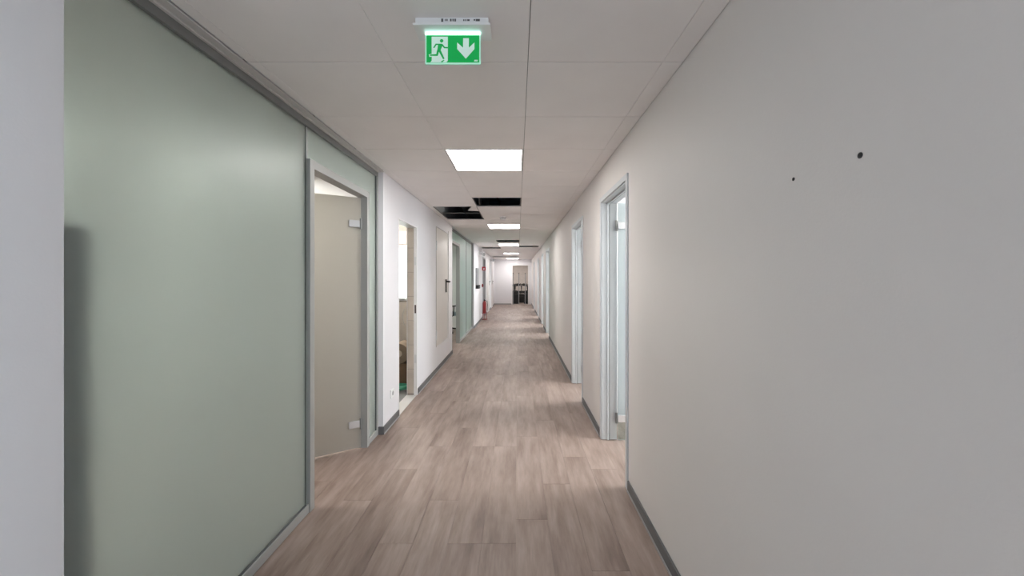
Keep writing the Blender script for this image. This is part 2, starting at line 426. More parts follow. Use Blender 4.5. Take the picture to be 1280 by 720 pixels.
# ------------------------------------------------------------------ frosted glass partitions
def rect(bm, y0, y1, z0, z1, x0=XG-0.045, x1=XG, bev=0.0): box(bm, x0, x1, y0, y1, z0, z1, bev=bev)
gp = struct_empty('glass_partition', (XG, G1[0], 0), 'large green frosted glass partition nearest the camera on the left')
xg0, xg1 = XG-0.030, XG-0.018
obj('glass_pane', B(xg0, xg1, 1.09, 2.399, 0.05, 2.33), M['frost'], gp)
bm = bmesh.new()
prism_yz(bm, [(2.407, 2.14), (3.36, 2.14), (3.36, 0.05), (3.565, 0.05), (3.565, 2.33), (2.407, 2.33)], xg0, xg1)
obj('glass_pane', bm, M['frost'], gp)
bm = bmesh.new(); rect(bm, 1.067, 2.40, 0, 0.05, bev=0.003); rect(bm, 3.36, 3.565, 0, 0.05, bev=0.003); obj('bottom_rail', bm, M['alu_left'], gp)
bm = bmesh.new(); rect(bm, 1.067, 3.585, 2.33, H-0.001); obj('head_rail', bm, M['alu_dark'], gp, label='dark grey head rail')
bm = bmesh.new(); box(bm, XG, -1.245, 1.067, 3.585, 2.366, H-0.001, bev=0.002); box(bm, -1.245, -1.207, 1.067, 3.585, 2.372, H-0.001, bev=0.002)
obj('ceiling_angle', bm, M['trim_pale'], gp)
bm = bmesh.new(); rect(bm, 3.565, 3.586, 0, 2.33); obj('end_profile', bm, M['alu_left'], gp)
bm = bmesh.new(); rect(bm, 1.067, 1.09, 0, 2.33, bev=0.002); obj('end_profile', bm, M['gasket'], gp, label='dark end profile')
bm = bmesh.new(); rect(bm, 2.3995, 2.4065, 2.14, 2.33, XG-0.032, XG-0.014); obj('joint_strip', bm, M['white_plastic'], gp)
bm = bmesh.new(); rect(bm, 1.09, 2.385, 0.05, 0.056, XG-0.034, XG-0.008); rect(bm, 2.382, 2.388, 0.056, 2.33, XG-0.03, XG-0.016); rect(bm, 3.556, 3.565, 0.05, 2.33, XG-0.034, XG-0.008)
obj('glazing_gasket', bm, M['gasket'], gp)

def left_door(name, yo0, yo1, zt, ang, label, leafmat, fw=0.05, near=False):
    d = struct_empty(name, (XG, yo0, 0), label)
    x0, x1 = XG-0.075, XG+0.006
    fr = bmesh.new()
    def miter(pts):
        prism_yz(fr, pts, x0, x1)
    miter([(yo0, 0), (yo0+fw, 0), (yo0+fw, zt-fw), (yo0, zt)])
    miter([(yo1, 0), (yo1, zt), (yo1-fw, zt-fw), (yo1-fw, 0)])
    miter([(yo0, zt), (yo0+fw, zt-fw), (yo1-fw, zt-fw), (yo1, zt)])
    obj('door_frame', fr, M['alu_left'], d)
    wd = yo1-yo0-2*fw-0.012
    hx, hy = XG-0.045, yo1-fw-0.008
    di = Vector((-math.cos(ang), -math.sin(ang), 0))          # leaf direction from the hinge
    if near: hy = yo0+fw+0.012; di = Vector((-0.996, 0.087, 0))
    nrm = Vector((-di.y, di.x, 0))            # towards the corridor
    R = Matrix((( di.x, nrm.x, 0, hx), (di.y, nrm.y, 0, hy), (0, 0, 1, 0), (0, 0, 0, 1)))
    def put(bm): bmesh.ops.transform(bm, matrix=R, verts=bm.verts[:]); return bm
    leaf = obj('door_leaf', put(B(0.0, wd, -0.005, 0.005, 0.012, zt-fw-0.008, bev=0.001)), leafmat, d)
    for z in (0.21, 1.865):
        hg = bmesh.new(); box(hg, 0.012, 0.095, 0.005, 0.017, z-0.028, z+0.028, bev=0.002)
        box(hg, 0.012, 0.095, -0.017, -0.005, z-0.028, z+0.028, bev=0.002)
        h = obj('hinge', put(hg), M['steel'], leaf)
        k = bmesh.new(); cyl(k, (0.002, 0.012, z-0.045), (0.002, 0.012, z+0.045), 0.009, seg=12)
        obj('hinge_pin', put(k), M['alu_dark'], d)
    return d
left_door('door_1', 2.40, 3.36, 2.14, math.radians(34), 'frosted glass door in a silver frame, swung open at the near left', M['frost_door'])

gp2 = struct_empty('glass_partition', (XG, G2[0], 0), 'green frosted glass partition farther down the left wall')
bm = bmesh.new(); prism_yz(bm, [(7.42, 2.14), (8.64, 2.14), (8.64, 0.05), (9.835, 0.05), (9.835, 2.33), (7.42, 2.33)], xg0, xg1); obj('glass_pane', bm, M['frost_lit_teal'], gp2)
obj('glass_pane', B(xg0, xg1, 9.85, 11.03, 0.05, 2.33), M['frost_lit_teal'], gp2)
bm = bmesh.new(); rect(bm, 8.64, 11.05, 0, 0.05, bev=0.003); obj('bottom_rail', bm, M['alu_left'], gp2)
bm = bmesh.new(); rect(bm, 7.41, 11.05, 2.33, H-0.001); obj('head_rail', bm, M['alu_dark'], gp2)
bm = bmesh.new(); rect(bm, 11.03, 11.05, 0.05, 2.33); rect(bm, 7.405, 7.42, 0.0, 2.33); obj('end_profile', bm, M['alu_dark'], gp2)
bm = bmesh.new(); rect(bm, 9.835, 9.85, 0.05, 2.33, XG-0.034, XG-0.012); obj('joint_strip', bm, M['gasket'], gp2)
left_door('door_3', 7.42, 8.64, 2.14, math.radians(88), 'open glass doorway in the farther frosted partition', M['frost_lit_teal'], near=True)

# room behind the first partition: dark cabinet close to the glass, ceiling lamps
cb = thing('filing_cabinet', 'dark cabinet seen as a blurred shape behind the frosted glass at far left', 'cabinet', (-1.56, 1.145, 0))
obj('cabinet_body', B(-1.80, -1.315, 1.075, 1.215, 0.0, 1.58, bev=0.006), mat('dark_grey_steel', (0.06, 0.065, 0.065), 0.5), cb)
for k in range(4):
    dz = 0.06+k*0.38
    dr = obj('drawer', B(-1.78, -1.335, 1.215, 1.232, dz, dz+0.36, bev=0.003), mat('drawer_grey', (0.075, 0.08, 0.08), 0.5), cb)
    obj('handle', tube(bmesh.new(), [(-1.70, 1.232, dz+0.28), (-1.70, 1.262, dz+0.28), (-1.55, 1.262, dz+0.28), (-1.55, 1.232, dz+0.28)], 0.006, 8), M['steel'], dr)

def ceiling_lamp(loc, label, lampmat, w2=0.297, group=None, name='ceiling_light', z=H):
    t = thing(name, label, 'ceiling light', loc, group, local=True)
    f = bmesh.new(); b = 0.014
    for a in ((-w2, w2, -w2, -w2+b), (-w2, w2, w2-b, w2), (-w2, -w2+b, -w2+b, w2-b), (w2-b, w2, -w2+b, w2-b)):
        box(f, a[0], a[1], a[2], a[3], 0, 0.006)
    box(f, -w2, w2, -w2, w2, 0.006, 0.0071)
    obj('lamp_frame', f, M['white_plastic'], t)
    obj('diffuser', B(-w2+b, w2-b, -w2+b, w2-b, 0.0015, 0.0056), lampmat, t)
    return t
nth = ['nearest and largest square ceiling light, glowing white', 'second square ceiling light from the camera, behind the smoke detector',
       'third square ceiling light, directly behind a thin dark ceiling gap', 'fourth square ceiling light from the camera, far down the corridor',
       'farthest square ceiling light, just before the end wall']
for y, lab in zip(lamps, nth):
    ceiling_lamp((-0.254, y+0.3, H), lab, M['lamp'], group='square ceiling lights of the corridor')
for (x, y) in ((-3.3, 2.4), (-2.55, 3.4), (-2.9, 9.2)):
    ceiling_lamp((x, y, 2.398), 'ceiling lamp blurred behind the middle of the large frosted glass' if y < 3 else 'ceiling lamp blurred behind the large frosted glass next to its open door' if y < 5 else 'ceiling lamp behind the farther frosted glass partition', M['room_lamp'])
ceiling_lamp((-1.75, 5.5, 2.398), 'ceiling light of the tiled side room', M['room_lamp'], w2=0.2)
ceiling_lamp((-0.3, 22.6, 2.398), 'ceiling light of the room at the far end', M['room_lamp'])

for (a, b), nm in zip(DR[1:], ['nearest', 'second', 'third', 'fourth', 'fifth', 'sixth']):  # unseen lamps, added to strengthen the light spilling through the right doors
    ceiling_lamp((2.15, (a+b)/2-0.1, 2.398), 'added unseen lamp in the room behind the '+nm+' glass door on the right', M['room_lamp'])

# ------------------------------------------------------------------ glass doors on the right
def right_door(name, a, b, label):
    d = struct_empty(name, (XR, a, 0), label)
    fw = 0.04; p = 0.010
    fr = bmesh.new()
    x0, x1 = XR-p, XR+T+0.006
    # face casing with mitred corners
    def face(pts): prism_yz(fr, pts, XR-p, XR)
    face([(a, 0), (a+fw, 0), (a+fw, DH-fw), (a, DH)]); face([(b, 0), (b, DH), (b-fw, DH-fw), (b-fw, 0)]); face([(a, DH), (a+fw, DH-fw), (b-fw, DH-fw), (b, DH)])
    obj('casing', fr, M['alu'], d)
    ln = bmesh.new()                           # lining with a rebate at the room side
    l0, l1 = XR, XR+T+0.01
    box(ln, l0, l1, a+0.012, a+fw+0.008, 0, DH-0.012); box(ln, l0, l1, b-fw-0.008, b-0.012, 0, DH-0.012)
    box(ln, l0, l1, a+fw+0.008, b-fw-0.008, DH-fw-0.008, DH-0.012)
    box(ln, l0+0.045, l0+0.06, b-fw-0.022, b-fw-0.008, 0, DH-fw-0.008); box(ln, l0+0.045, l0+0.06, a+fw+0.008, b-fw-0.022, DH-fw-0.022, DH-fw-0.008)
    box(ln, l0+0.045, l0+0.06, a+fw+0.008, a+fw+0.022, 0, DH-fw-0.022)
    obj('lining', ln, M['alu'], d)
    gk = Bs((l0+0.060, l0+0.066, b-fw-0.020, b-fw-0.008, 0, DH-fw-0.01), (l0+0.060, l0+0.066, a+fw+0.02, b-fw-0.022, DH-fw-0.02, DH-fw-0.008))
    obj('gasket', gk, M['gasket'], d)
    xh = XR+T+0.012; yl = b-fw-0.045; wl = b-a-2*fw-0.03
    leaf = obj('door_leaf', B(xh, xh+wl, yl-0.005, yl+0.005, 0.165, DH-fw-0.012, bev=0.001), M['frost_right'], d)
    obj('clear_strip', B(xh, xh+wl, yl-0.005, yl+0.005, 0.012, 0.165), M['glass'], leaf)
    for z in (0.20, 1.87):
        h = Bs((xh-0.004, xh+0.075, yl-0.018, yl-0.006, z-0.03, z+0.03), (xh-0.004, xh+0.075, yl+0.006, yl+0.018, z-0.03, z+0.03), bev=0.002)
        hh = obj('hinge', h, M['steel'], leaf)
        k = bmesh.new(); cyl(k, (xh-0.012, yl, z-0.045), (xh-0.012, yl, z+0.045), 0.010, seg=12)
        obj('hinge_pin', k, M['alu_dark'], d)
    hd = bmesh.new(); xe = xh+wl-0.06
    box(hd, xe-0.03, xe+0.03, yl-0.020, yl-0.006, 0.95, 1.11, bev=0.003)
    tube(hd, [(xe, yl-0.02, 1.05), (xe, yl-0.06, 1.05), (xe-0.12, yl-0.06, 1.05)], 0.009, 10)
    obj('handle', hd, M['steel'], leaf)
    return d
labs = ['silver door frame beside the camera on the right wall', 'nearest open glass door in a silver frame on the right wall', 'second open glass door from the camera on the right wall', 'third silver door frame on the right wall',
        'fourth silver door frame on the right wall', 'fifth silver door frame on the right wall', 'farthest silver door frame on the right wall']
for k, ((a, b), lab) in enumerate(zip(DR, labs)): right_door(f'door_{k+20 if k == 0 else k+5}', a, b, lab)

# ------------------------------------------------------------------ tiled side room with its open white doorway
dt = struct_empty('door_2', (XL, TD[0], 0), 'narrow white doorway into the tiled side room')
obj('lining', Bs((XL-0.115, XL+0.004, TD[0]-0.001, TD[0]+0.014, 0, TD[2]), (XL-0.032, XL+0.006, TD[1]-0.014, TD[1]+0.02, 0, TD[2]+0.012), (XL-0.115, XL+0.004, TD[0]+0.014, TD[1]-0.014, TD[2]-0.014, TD[2])), M['white_paint'], dt)
for z, h in ((0.44, 0.05), (1.62, 0.05)):
    hg = bmesh.new(); box(hg, XL-0.024, XL-0.002, TD[1]-0.018, TD[1]-0.014, z-h, z+h, bev=0.001); obj('hinge', hg, M['steel'], dt)
obj('strike_plate', B(XL-0.022, XL-0.004, TD[1]-0.018, TD[1]-0.014, 0.99, 1.09), mat('bronze', (0.09, 0.06, 0.05), 0.4, 0.5), dt)
obj('sill', B(XL-T, XL+0.002, TD[0]+0.014, TD[1]-0.014, 0, 0.004), M['trim_pale'], dt)
wt = bmesh.new()
box(wt, -3.1, -3.0, 4.0, 6.2, 0, 2.42)
box(wt, -3.0, X1, 6.06, 6.16, 0, 1.07); box(wt, -3.0, X1, 6.06, 6.16, 1.92, 2.42); box(wt, -1.62, X1, 6.06, 6.16, 1.07, 1.92); box(wt, -3.0, -2.7, 6.06, 6.16, 1.07, 1.92)
box(wt, X1+0.012, XL-0.034, TD[1]-0.013, TD[1], 0, TD[2])
tr = struct('wall_tiled_room', wt, M['grout'], 'beige tiled wall inside the narrow left doorway')
def tileobj(b):
    obj('wall_tile', B(*b, bev=0.001), M['wall_tile'], tr)
z = 0.026; tile_rows = []
while z < 2.0: tile_rows.append((z, min(z+0.289, TD[2]-0.016))); z += 0.292
for z0, z1 in tile_rows: tileobj((-1.326, XL-0.034, TD[1]-0.021, TD[1]-0.013, z0+0.0015, z1-0.0015))
for z0, z1 in [(0.02, 0.36), (0.364, 0.71), (0.714, 1.05), (1.93, 2.13)]:
    for x0 in (-2.85, -2.25, -1.65): 
        x1 = min(x0+0.596, X1-0.002); tileobj((x0, x1, 6.05, 6.06, z0, z1))
struct('floor', B(-3.0, X1, 4.0, 6.06, -0.003, 0.002), M['grey_floor'], 'grey floor of the tiled side room')
w1 = struct_empty('window_1', (-2.16, 6.06, 1.07), 'bright frosted window inside the tiled side room')
obj('window_frame', Bs((-2.7, -1.62, 6.045, 6.11, 1.07, 1.10), (-2.7, -1.62, 6.045, 6.11, 1.89, 1.92), (-2.7, -2.66, 6.045, 6.11, 1.10, 1.89), (-1.66, -1.62, 6.045, 6.11, 1.10, 1.89)), M['white_paint'], w1)
obj('pane', B(-2.66, -1.66, 6.075, 6.085, 1.10, 1.89), M['frost_right'], w1)
obj('window_handle', B(-1.80, -1.72, 6.035, 6.047, 1.085, 1.10, bev=0.002), M['grey_plastic'], w1)
# things standing inside
bx = thing('cardboard_box', 'brown cardboard box on the floor inside the narrow left doorway', 'box', (-1.58, 5.35, 0.002))
obj('box_body', B(-1.83, -1.37, 5.18, 5.55, 0.002, 0.285, bev=0.004), M['cardboard'], bx)
obj('box_flap', Bs((-1.83, -1.37, 5.18, 5.362, 0.286, 0.291), (-1.83, -1.37, 5.368, 5.55, 0.286, 0.291)), M['cardboard'], bx)
obj('tape', B(-1.62, -1.57, 5.1795, 5.552, 0.2, 0.2915), M['paper'], bx)
rl = thing('paper_roll', 'beige roll lying on top of the brown cardboard box', 'roll', (-1.56, 5.36, 0.292))
bm = bmesh.new(); cyl(bm, (-1.56, 5.20, 0.292+0.13), (-1.56, 5.52, 0.292+0.13), 0.13, seg=36); obj('sheet', bm, M['paper'], rl, smooth=True)
bm = bmesh.new(); cyl(bm, (-1.56, 5.192, 0.422), (-1.56, 5.528, 0.422), 0.045, seg=24); obj('core', bm, mat('pale_core', (0.66, 0.56, 0.44), 0.7), rl, smooth=True)
bm = bmesh.new()
pts = []
for i in range(120):
    t = i/120*6*PI; r = 0.125+0.012*math.sin(t*0.7); pts.append((-1.50+r*math.cos(t), 5.02+0.8*r*math.sin(t), 0.016+0.014*(i/40)))
o = obj('garden_hose', tube(bm, pts, 0.012, 8), M['green_hose'], smooth=True); o['label'] = 'coil of bright green hose on the grey floor before the cardboard box'; o['category'] = 'hose'
bm = bmesh.new(); pts = [(-1.70-0.05*math.sin(i*0.2), 6.035, 0.98-0.02*i) for i in range(16)]
o = obj('wire', tube(bm, pts, 0.003, 6), M['grey_plastic'], smooth=True); o['label'] = 'thin dark wire hanging on the beige tiles under the bright window'; o['category'] = 'wire'

# ------------------------------------------------------------------ service door in the left wall
sd = struct_empty('door_4', (XL, SD[0], SD[2]), 'raised beige metal service door with a black lever handle on the left wall')
bm = bmesh.new(); r = 0.05
pts = [(SD[0]+0.045, SD[2]+0.006), (SD[1]-0.006-r, SD[2]+0.006)]
for k in range(1, 7): pts.append((SD[1]-0.006-r+r*math.sin(k*PI/12), SD[2]+0.006+r-r*math.cos(k*PI/12)))
pts += [(SD[1]-0.006, SD[3]-0.006), (SD[0]+0.045, SD[3]-0.006)]
prism_yz(bm, pts, XL-0.045, XL-0.003); leaf = obj('door_leaf', bm, M['beige_metal'], sd)
obj('door_gap', B(XL-0.058, XL-0.006, SD[0]+0.001, SD[0]+0.045, SD[2]+0.006, SD[3]-0.004), M['gasket'], sd)
for z in (0.56, 1.90):
    k = bmesh.new(); cyl(k, (XL+0.004, SD[0]+0.012, z-0.07), (XL+0.004, SD[0]+0.012, z+0.07), 0.010, seg=12); obj('hinge', k, M['steel'], sd)
hb = bmesh.new(); box(hb, XL-0.003, XL+0.010, 6.72, 6.79, 1.17, 1.39, bev=0.003)
hd = obj('handle_plate', hb, M['black_plastic'], leaf)
lv = bmesh.new(); tube(lv, [(XL+0.008, 6.762, 1.352), (XL+0.062, 6.762, 1.352), (XL+0.066, 6.745, 1.352), (XL+0.066, 6.63, 1.350)], 0.015, 10)
obj('handle_lever', lv, M['black_plastic'], leaf, smooth=True)
struct('trim_2', B(XL, XL+0.012, SD[1]+0.008, SD[1]+0.05, SD[2], SD[3]+0.04), M['white_paint'], 'white trim strip beside the beige service door')

# socket on the left wall
so = thing('wall_socket', 'small white wall socket low on the left wall before the narrow doorway', 'socket', (XL, 3.85, 0.30))
obj('socket_plate', B(XL, XL+0.010, 3.80, 3.90, 0.26, 0.34, bev=0.003), M['white_plastic'], so)
bm = bmesh.new(); cyl(bm, (XL+0.010, 3.85, 0.30), (XL+0.012, 3.85, 0.30), 0.022, seg=20); obj('socket_well', bm, M['grey_plastic'], so)

# ------------------------------------------------------------------ far left wall: panel, emergency lamps, fire point, doors
pn = thing('wall_terminal', 'narrow grey wall unit with a black base beyond the green glass', 'wall unit', (XL, 11.75, 1.095))
obj('unit_body', B(XL, XL+0.05, 11.50, 12.0, 1.20, 1.695, bev=0.004), M['grey_plastic'], pn)
obj('unit_screen', B(XL+0.05, XL+0.053, 11.54, 11.96, 1.28, 1.66), mat('grey_screen', (0.22, 0.235, 0.25), 0.3), pn)
obj('unit_base', B(XL, XL+0.09, 11.52, 11.98, 1.095, 1.20, bev=0.004), M['black_plastic'], pn)
def emergency(y, z, label):
    e = thing('emergency_lamp', label, 'lamp', (XL, y, z), 'twin emergency lamps high on the left wall')
    obj('lamp_housing', B(XL, XL+0.07, y-0.16, y+0.16, z-0.06, z+0.05, bev=0.006), M['white_plastic'], e)
    for s in (-0.11, 0.11):
        bm = bmesh.new(); cyl(bm, (XL+0.05, y+s, z+0.02), (XL+0.09, y+s-0.02, z), 0.03, 0.055, seg=18); cyl(bm, (XL+0.09, y+s-0.02, z), (XL+0.15, y+s-0.05, z-0.02), 0.055, 0.06, seg=18)
        hd = obj('lamp_head', bm, M['white_plastic'], e, smooth=True)
        bm = bmesh.new(); cyl(bm, (XL+0.15, y+s-0.05, z-0.02), (XL+0.156, y+s-0.053, z-0.022), 0.052, seg=18); obj('lens', bm, M['grey_plastic'], hd)
emergency(12.6, 2.17, 'white twin emergency lamp high on the left wall before the recess')
emergency(17.6, 2.20, 'white twin emergency lamp high on the left wall near the far end')
fs = thing('fire_sign', 'small square red fire sign standing out from the left wall', 'sign', (XL, 13.6, 1.66))
obj('sign_board', B(XL, XL+0.125, 13.596, 13.604, 1.665, 1.79), M['red_sign'], fs)
bm = bmesh.new(); prism(bm, [(XL+0.045, 1.69), (XL+0.08, 1.69), (XL+0.088, 1.72), (XL+0.075, 1.76), (XL+0.066, 1.735), (XL+0.055, 1.75), (XL+0.04, 1.715)], 13.594, 13.596)
obj('flame_symbol', bm, M['white_plastic'], fs)
cp = thing('fire_call_point', 'small dark red call point box on the left wall above the extinguisher', 'alarm', (XL, 13.55, 1.10))
obj('call_box', B(XL, XL+0.05, 13.50, 13.60, 1.10, 1.20, bev=0.004), M['red'], cp)
obj('call_button', B(XL+0.05, XL+0.054, 13.525, 13.575, 1.125, 1.175), M['black_plastic'], cp)
ex_p = (-1.125, 13.45)
st = thing('extinguisher_stand', 'thin red floor stand under the fire extinguisher', 'stand', (ex_p[0], ex_p[1], 0))
bm = bmesh.new(); tube(bm, [(ex_p[0]+0.10*math.cos(t*PI/10), ex_p[1]+0.10*math.sin(t*PI/10), 0.008) for t in range(20)], 0.008, 8, True); obj('base_ring', bm, M['red'], st)
for a in (0.5, 2.6, 4.7):
    bm = bmesh.new(); tube(bm, [(ex_p[0]+0.10*math.cos(a), ex_p[1]+0.10*math.sin(a), 0.014), (ex_p[0]+0.06*math.cos(a), ex_p[1]+0.06*math.sin(a), 0.215)], 0.008, 8); obj('leg', bm, M['red'], st)
bm = bmesh.new(); cyl(bm, (ex_p[0], ex_p[1], 0.212), (ex_p[0], ex_p[1], 0.22), 0.085, seg=24); obj('tray', bm, M['red'], st)
ex = thing('fire_extinguisher', 'red fire extinguisher on its stand by the left wall', 'extinguisher', (ex_p[0], ex_p[1], 0.22))
obj('cylinder', lathe(bmesh.new(), [(0.05, 0.0), (0.060, 0.01), (0.062, 0.03), (0.062, 0.32), (0.052, 0.37), (0.03, 0.40), (0.025, 0.42)], 24, (ex_p[0], ex_p[1], 0.221)), M['red'], ex, smooth=True)
obj('valve', Bs((ex_p[0]-0.02, ex_p[0]+0.02, ex_p[1]-0.05, ex_p[1]+0.03, 0.638, 0.665), (ex_p[0]-0.012, ex_p[0]+0.012, ex_p[1]-0.11, ex_p[1]+0.0, 0.672, 0.684), bev=0.003), M['black_plastic'], ex)
obj('hose', tube(bmesh.new(), [(ex_p[0]+0.02, ex_p[1], 0.65), (ex_p[0]+0.09, ex_p[1]-0.02, 0.62), (ex_p[0]+0.105, ex_p[1]-0.03, 0.5), (ex_p[0]+0.095, ex_p[1]-0.03, 0.3)], 0.010, 8), M['black_plastic'], ex, smooth=True)

d5 = struct_empty('door_5', (XL, RC[0], 0), 'grey door set back in the recess by the fire extinguisher')
obj('casing', Bs((XL-0.11, XL+0.008, RC[0]-0.03, RC[0]+0.03, 0, RC[2]), (XL-0.11, XL+0.008, RC[1]-0.03, RC[1]+0.03, 0, RC[2]), (XL-0.11, XL+0.008, RC[0]+0.03, RC[1]-0.03, RC[2]-0.03, RC[2]+0.02)), M['grey_door'], d5)
lf = obj('door_leaf', B(XL-0.115, XL-0.07, RC[0]+0.03, RC[1]-0.03, 0.006, RC[2]-0.03), M['grey_door'], d5)
obj('handle', tube(bmesh.new(), [(XL-0.07, 13.92, 1.05), (XL-0.015, 13.92, 1.05), (XL-0.015, 14.04, 1.05)], 0.010, 8), M['steel'], lf)
def flush_door(name, a, b, label, handle_y):
    d = struct_empty(name, (XL, a, 0), label)
    obj('casing', Bs((XL, XL+0.014, a-0.06, a, 0, 2.16), (XL, XL+0.014, b, b+0.06, 0, 2.16), (XL, XL+0.014, a, b, 2.10, 2.16)), M['white_paint'], d)
    lf = obj('door_leaf', B(XL, XL+0.008, a+0.008, b-0.008, 0.008, 2.092), M['white_paint'], d)
    obj('handle_plate', B(XL+0.008, XL+0.018, handle_y-0.02, handle_y+0.02, 1.10, 1.28, bev=0.002), M['alu_dark'], lf)
    obj('handle', tube(bmesh.new(), [(XL+0.014, handle_y, 1.25), (XL+0.075, handle_y, 1.25), (XL+0.075, handle_y-0.13, 1.25)], 0.012, 8), M['alu_dark'], lf)
flush_door('door_12', 15.9, 16.94, 'closed white door with a grey handle on the far left wall', 16.84)
flush_door('door_13', 18.18, 19.22, 'farthest white door on the left wall', 19.1)

# end opening casing
d14 = struct_empty('door_14', (EO[0], YE, 0), 'white framed opening in the end wall before the black chairs')
obj('casing', Bs((EO[0]-0.055, EO[0], YE-0.014, YE+0.1, 0, EO[2]+0.055), (EO[1], EO[1]+0.055, YE-0.014, YE+0.1, 0, EO[2]+0.055), (EO[0], EO[1], YE-0.014, YE+0.1, EO[2], EO[2]+0.055)), M['white_paint'], d14)
for x, wd in ((-0.236, 'left'), (0.066, 'middle'), (0.408, 'right')):
    p = thing('steel_post', f'{wd} one of three slim dark posts standing before the black chairs', 'post', (x, 21.25, 0), 'slim posts in the end opening')
    bm = bmesh.new(); cyl(bm, (x, 21.25, 0.01), (x, 21.25, 1.63), 0.021, seg=12); obj('shaft', bm, M['grey_plastic'], p, smooth=True)
    bm = bmesh.new(); cyl(bm, (x, 21.25, 0.0), (x, 21.25, 0.012), 0.07, seg=20); obj('base_plate', bm, M['grey_plastic'], p)
    bm = bmesh.new(); cyl(bm, (x, 21.25, 1.63), (x, 21.25, 1.665), 0.024, seg=12); obj('cap', bm, M['black_plastic'], p)

# ------------------------------------------------------------------ swivel chairs
def make_chair(loc, label, fab, group):
    t = thing('swivel_chair', label, 'chair', loc, group, local=True)
    bm = bmesh.new(); box(bm, -0.24, 0.24, -0.24, 0.24, 0.44, 0.53, bev=0.03); obj('seat', bm, fab, t, smooth=True)
    bm = bmesh.new(); box(bm, -0.22, 0.22, -0.025, 0.045, 0, 0.48, bev=0.03)
    bmesh.ops.transform(bm, matrix=Matrix.Translation((0, 0.25, 0.60)) @ Matrix.Rotation(math.radians(-9), 4, 'X'), verts=bm.verts[:])
    obj('backrest', bm, fab, t, smooth=True)
    bm = bmesh.new(); tube(bm, [(0, 0.10, 0.435), (0, 0.30, 0.44), (0, 0.325, 0.54), (0, 0.345, 0.80)], 0.02, 8); obj('back_stem', bm, M['black_plastic'], t, smooth=True)
    bm = bmesh.new(); cyl(bm, (0, 0, 0.10), (0, 0, 0.30), 0.028, seg=14); cyl(bm, (0, 0, 0.30), (0, 0, 0.435), 0.018, seg=14); box(bm, -0.09, 0.09, -0.09, 0.11, 0.415, 0.44); obj('gas_column', bm, M['black_plastic'], t, smooth=True)
    for s in (-1, 1):
        bm = bmesh.new(); tube(bm, [(s*0.2, 0.05, 0.435), (s*0.29, 0.05, 0.46), (s*0.30, 0.04, 0.69)], 0.014, 8); box(bm, s*0.30-0.035, s*0.30+0.035, -0.13, 0.13, 0.69, 0.715, bev=0.008); obj('armrest', bm, M['black_plastic'], t, smooth=True)
    for k in range(5):
        a = 2*PI*k/5+0.3; c, s_ = math.cos(a), math.sin(a)
        bm = bmesh.new(); tube(bm, [(0.02*c, 0.02*s_, 0.12), (0.17*c, 0.17*s_, 0.105), (0.30*c, 0.30*s_, 0.085)], 0.018, 8); lg = obj('leg', bm, M['black_plastic'], t, smooth=True)
        bm = bmesh.new(); n = Vector((-s_, c, 0)); p = Vector((0.30*c, 0.30*s_, 0.032))
        cyl(bm, p-n*0.025, p-n*0.006, 0.031, seg=14); cyl(bm, p+n*0.006, p+n*0.025, 0.031, seg=14); cyl(bm, p-n*0.006+Vector((0, 0, 0)), p+n*0.006, 0.012, seg=8); cyl(bm, p+Vector((0, 0, 0.0)), p+Vector((0, 0, 0.06)), 0.007, seg=8)
        obj('caster', bm, M['black_plastic'], lg, smooth=True)
    return t
grp = 'black swivel chairs stacked upside down at the far end'
c0 = make_chair((0, 0, 0), 'grey swivel chair with a black star base inside the farther left doorway', M['grey_fabric'], None)
c0.location = (-1.80, 10.25, 0); c0.rotation_euler = (0, 0, 2.4)
chair_lab = ['upside down black swivel chair at left in the end opening', 'upside down black swivel chair in the middle of the end opening', 'upside down black swivel chair at right in the end opening', 'upside down black swivel chair in the second row, half hidden by the left door casing', 'upside down black swivel chair of the back row, behind the left front chair', 'upside down black swivel chair of the back row, behind the right front chair']
spots = [(-0.17, 21.82, 0.05), (0.22, 22.78, -0.05), (0.57, 21.82, -0.05), (-0.52, 22.64, 0.1), (-0.14, 23.40, 0.1), (0.58, 23.40, 0.2)]
first = make_chair((0, 0, 0), chair_lab[0], M['black_fabric'], grp)
for k, (x, y, rz) in enumerate(spots):
    c = first if k == 0 else copy_tree(first)
    c['label'] = chair_lab[k]
    c.rotation_euler = (PI, 0, rz); c.location = (x, y, 1.075)

# ------------------------------------------------------------------ emergency exit sign on the ceiling
es = thing('exit_sign', 'glowing green emergency exit sign with running figure and down arrow on the ceiling', 'sign', (-0.243, 1.5, H))
obj('housing', B(-0.378, -0.108, 1.463, 1.548, 2.352, H-0.0005, bev=0.002), M['white_plastic'], es)
hs = obj('housing_flange', B(-0.385, -0.100, 1.455, 1.556, 2.3475, 2.3555, bev=0.002), M['white_plastic'], es)
def mk(u0, u1, v0, v1):
    y = 1.4615; f = y/496
    return ((u0-647)*f, (u1-647)*f, y, 1.4632, 1.42+(347-v1)*f, 1.42+(347-v0)*f)
marks = Bs(mk(551.5, 554, 23.2, 27), mk(556, 557, 23.6, 26), mk(558, 559.5, 23.6, 26), mk(562.5, 564.5, 23.4, 26.3), mk(565.5, 567, 23.4, 26.3), mk(568, 570, 23.4, 26.5), mk(579, 580.5, 24, 26), mk(581.5, 583, 24, 26), mk(584, 587, 24, 26), mk(592, 594, 23.8, 25.6), mk(594.6, 599.8, 23.6, 26.2))
obj('printed_marks', marks, M['mark'], es, kind='stuff')
YP = 1.50; f = YP/496
def P(cx, cy): return ((525+cx/14.4-647)*f, 1.42+(347-35-cy/14.4)*f)
def rectp(cx0, cy0, cx1, cy1): return [P(cx0, cy0), P(cx1, cy0), P(cx1, cy1), P(cx0, cy1)]
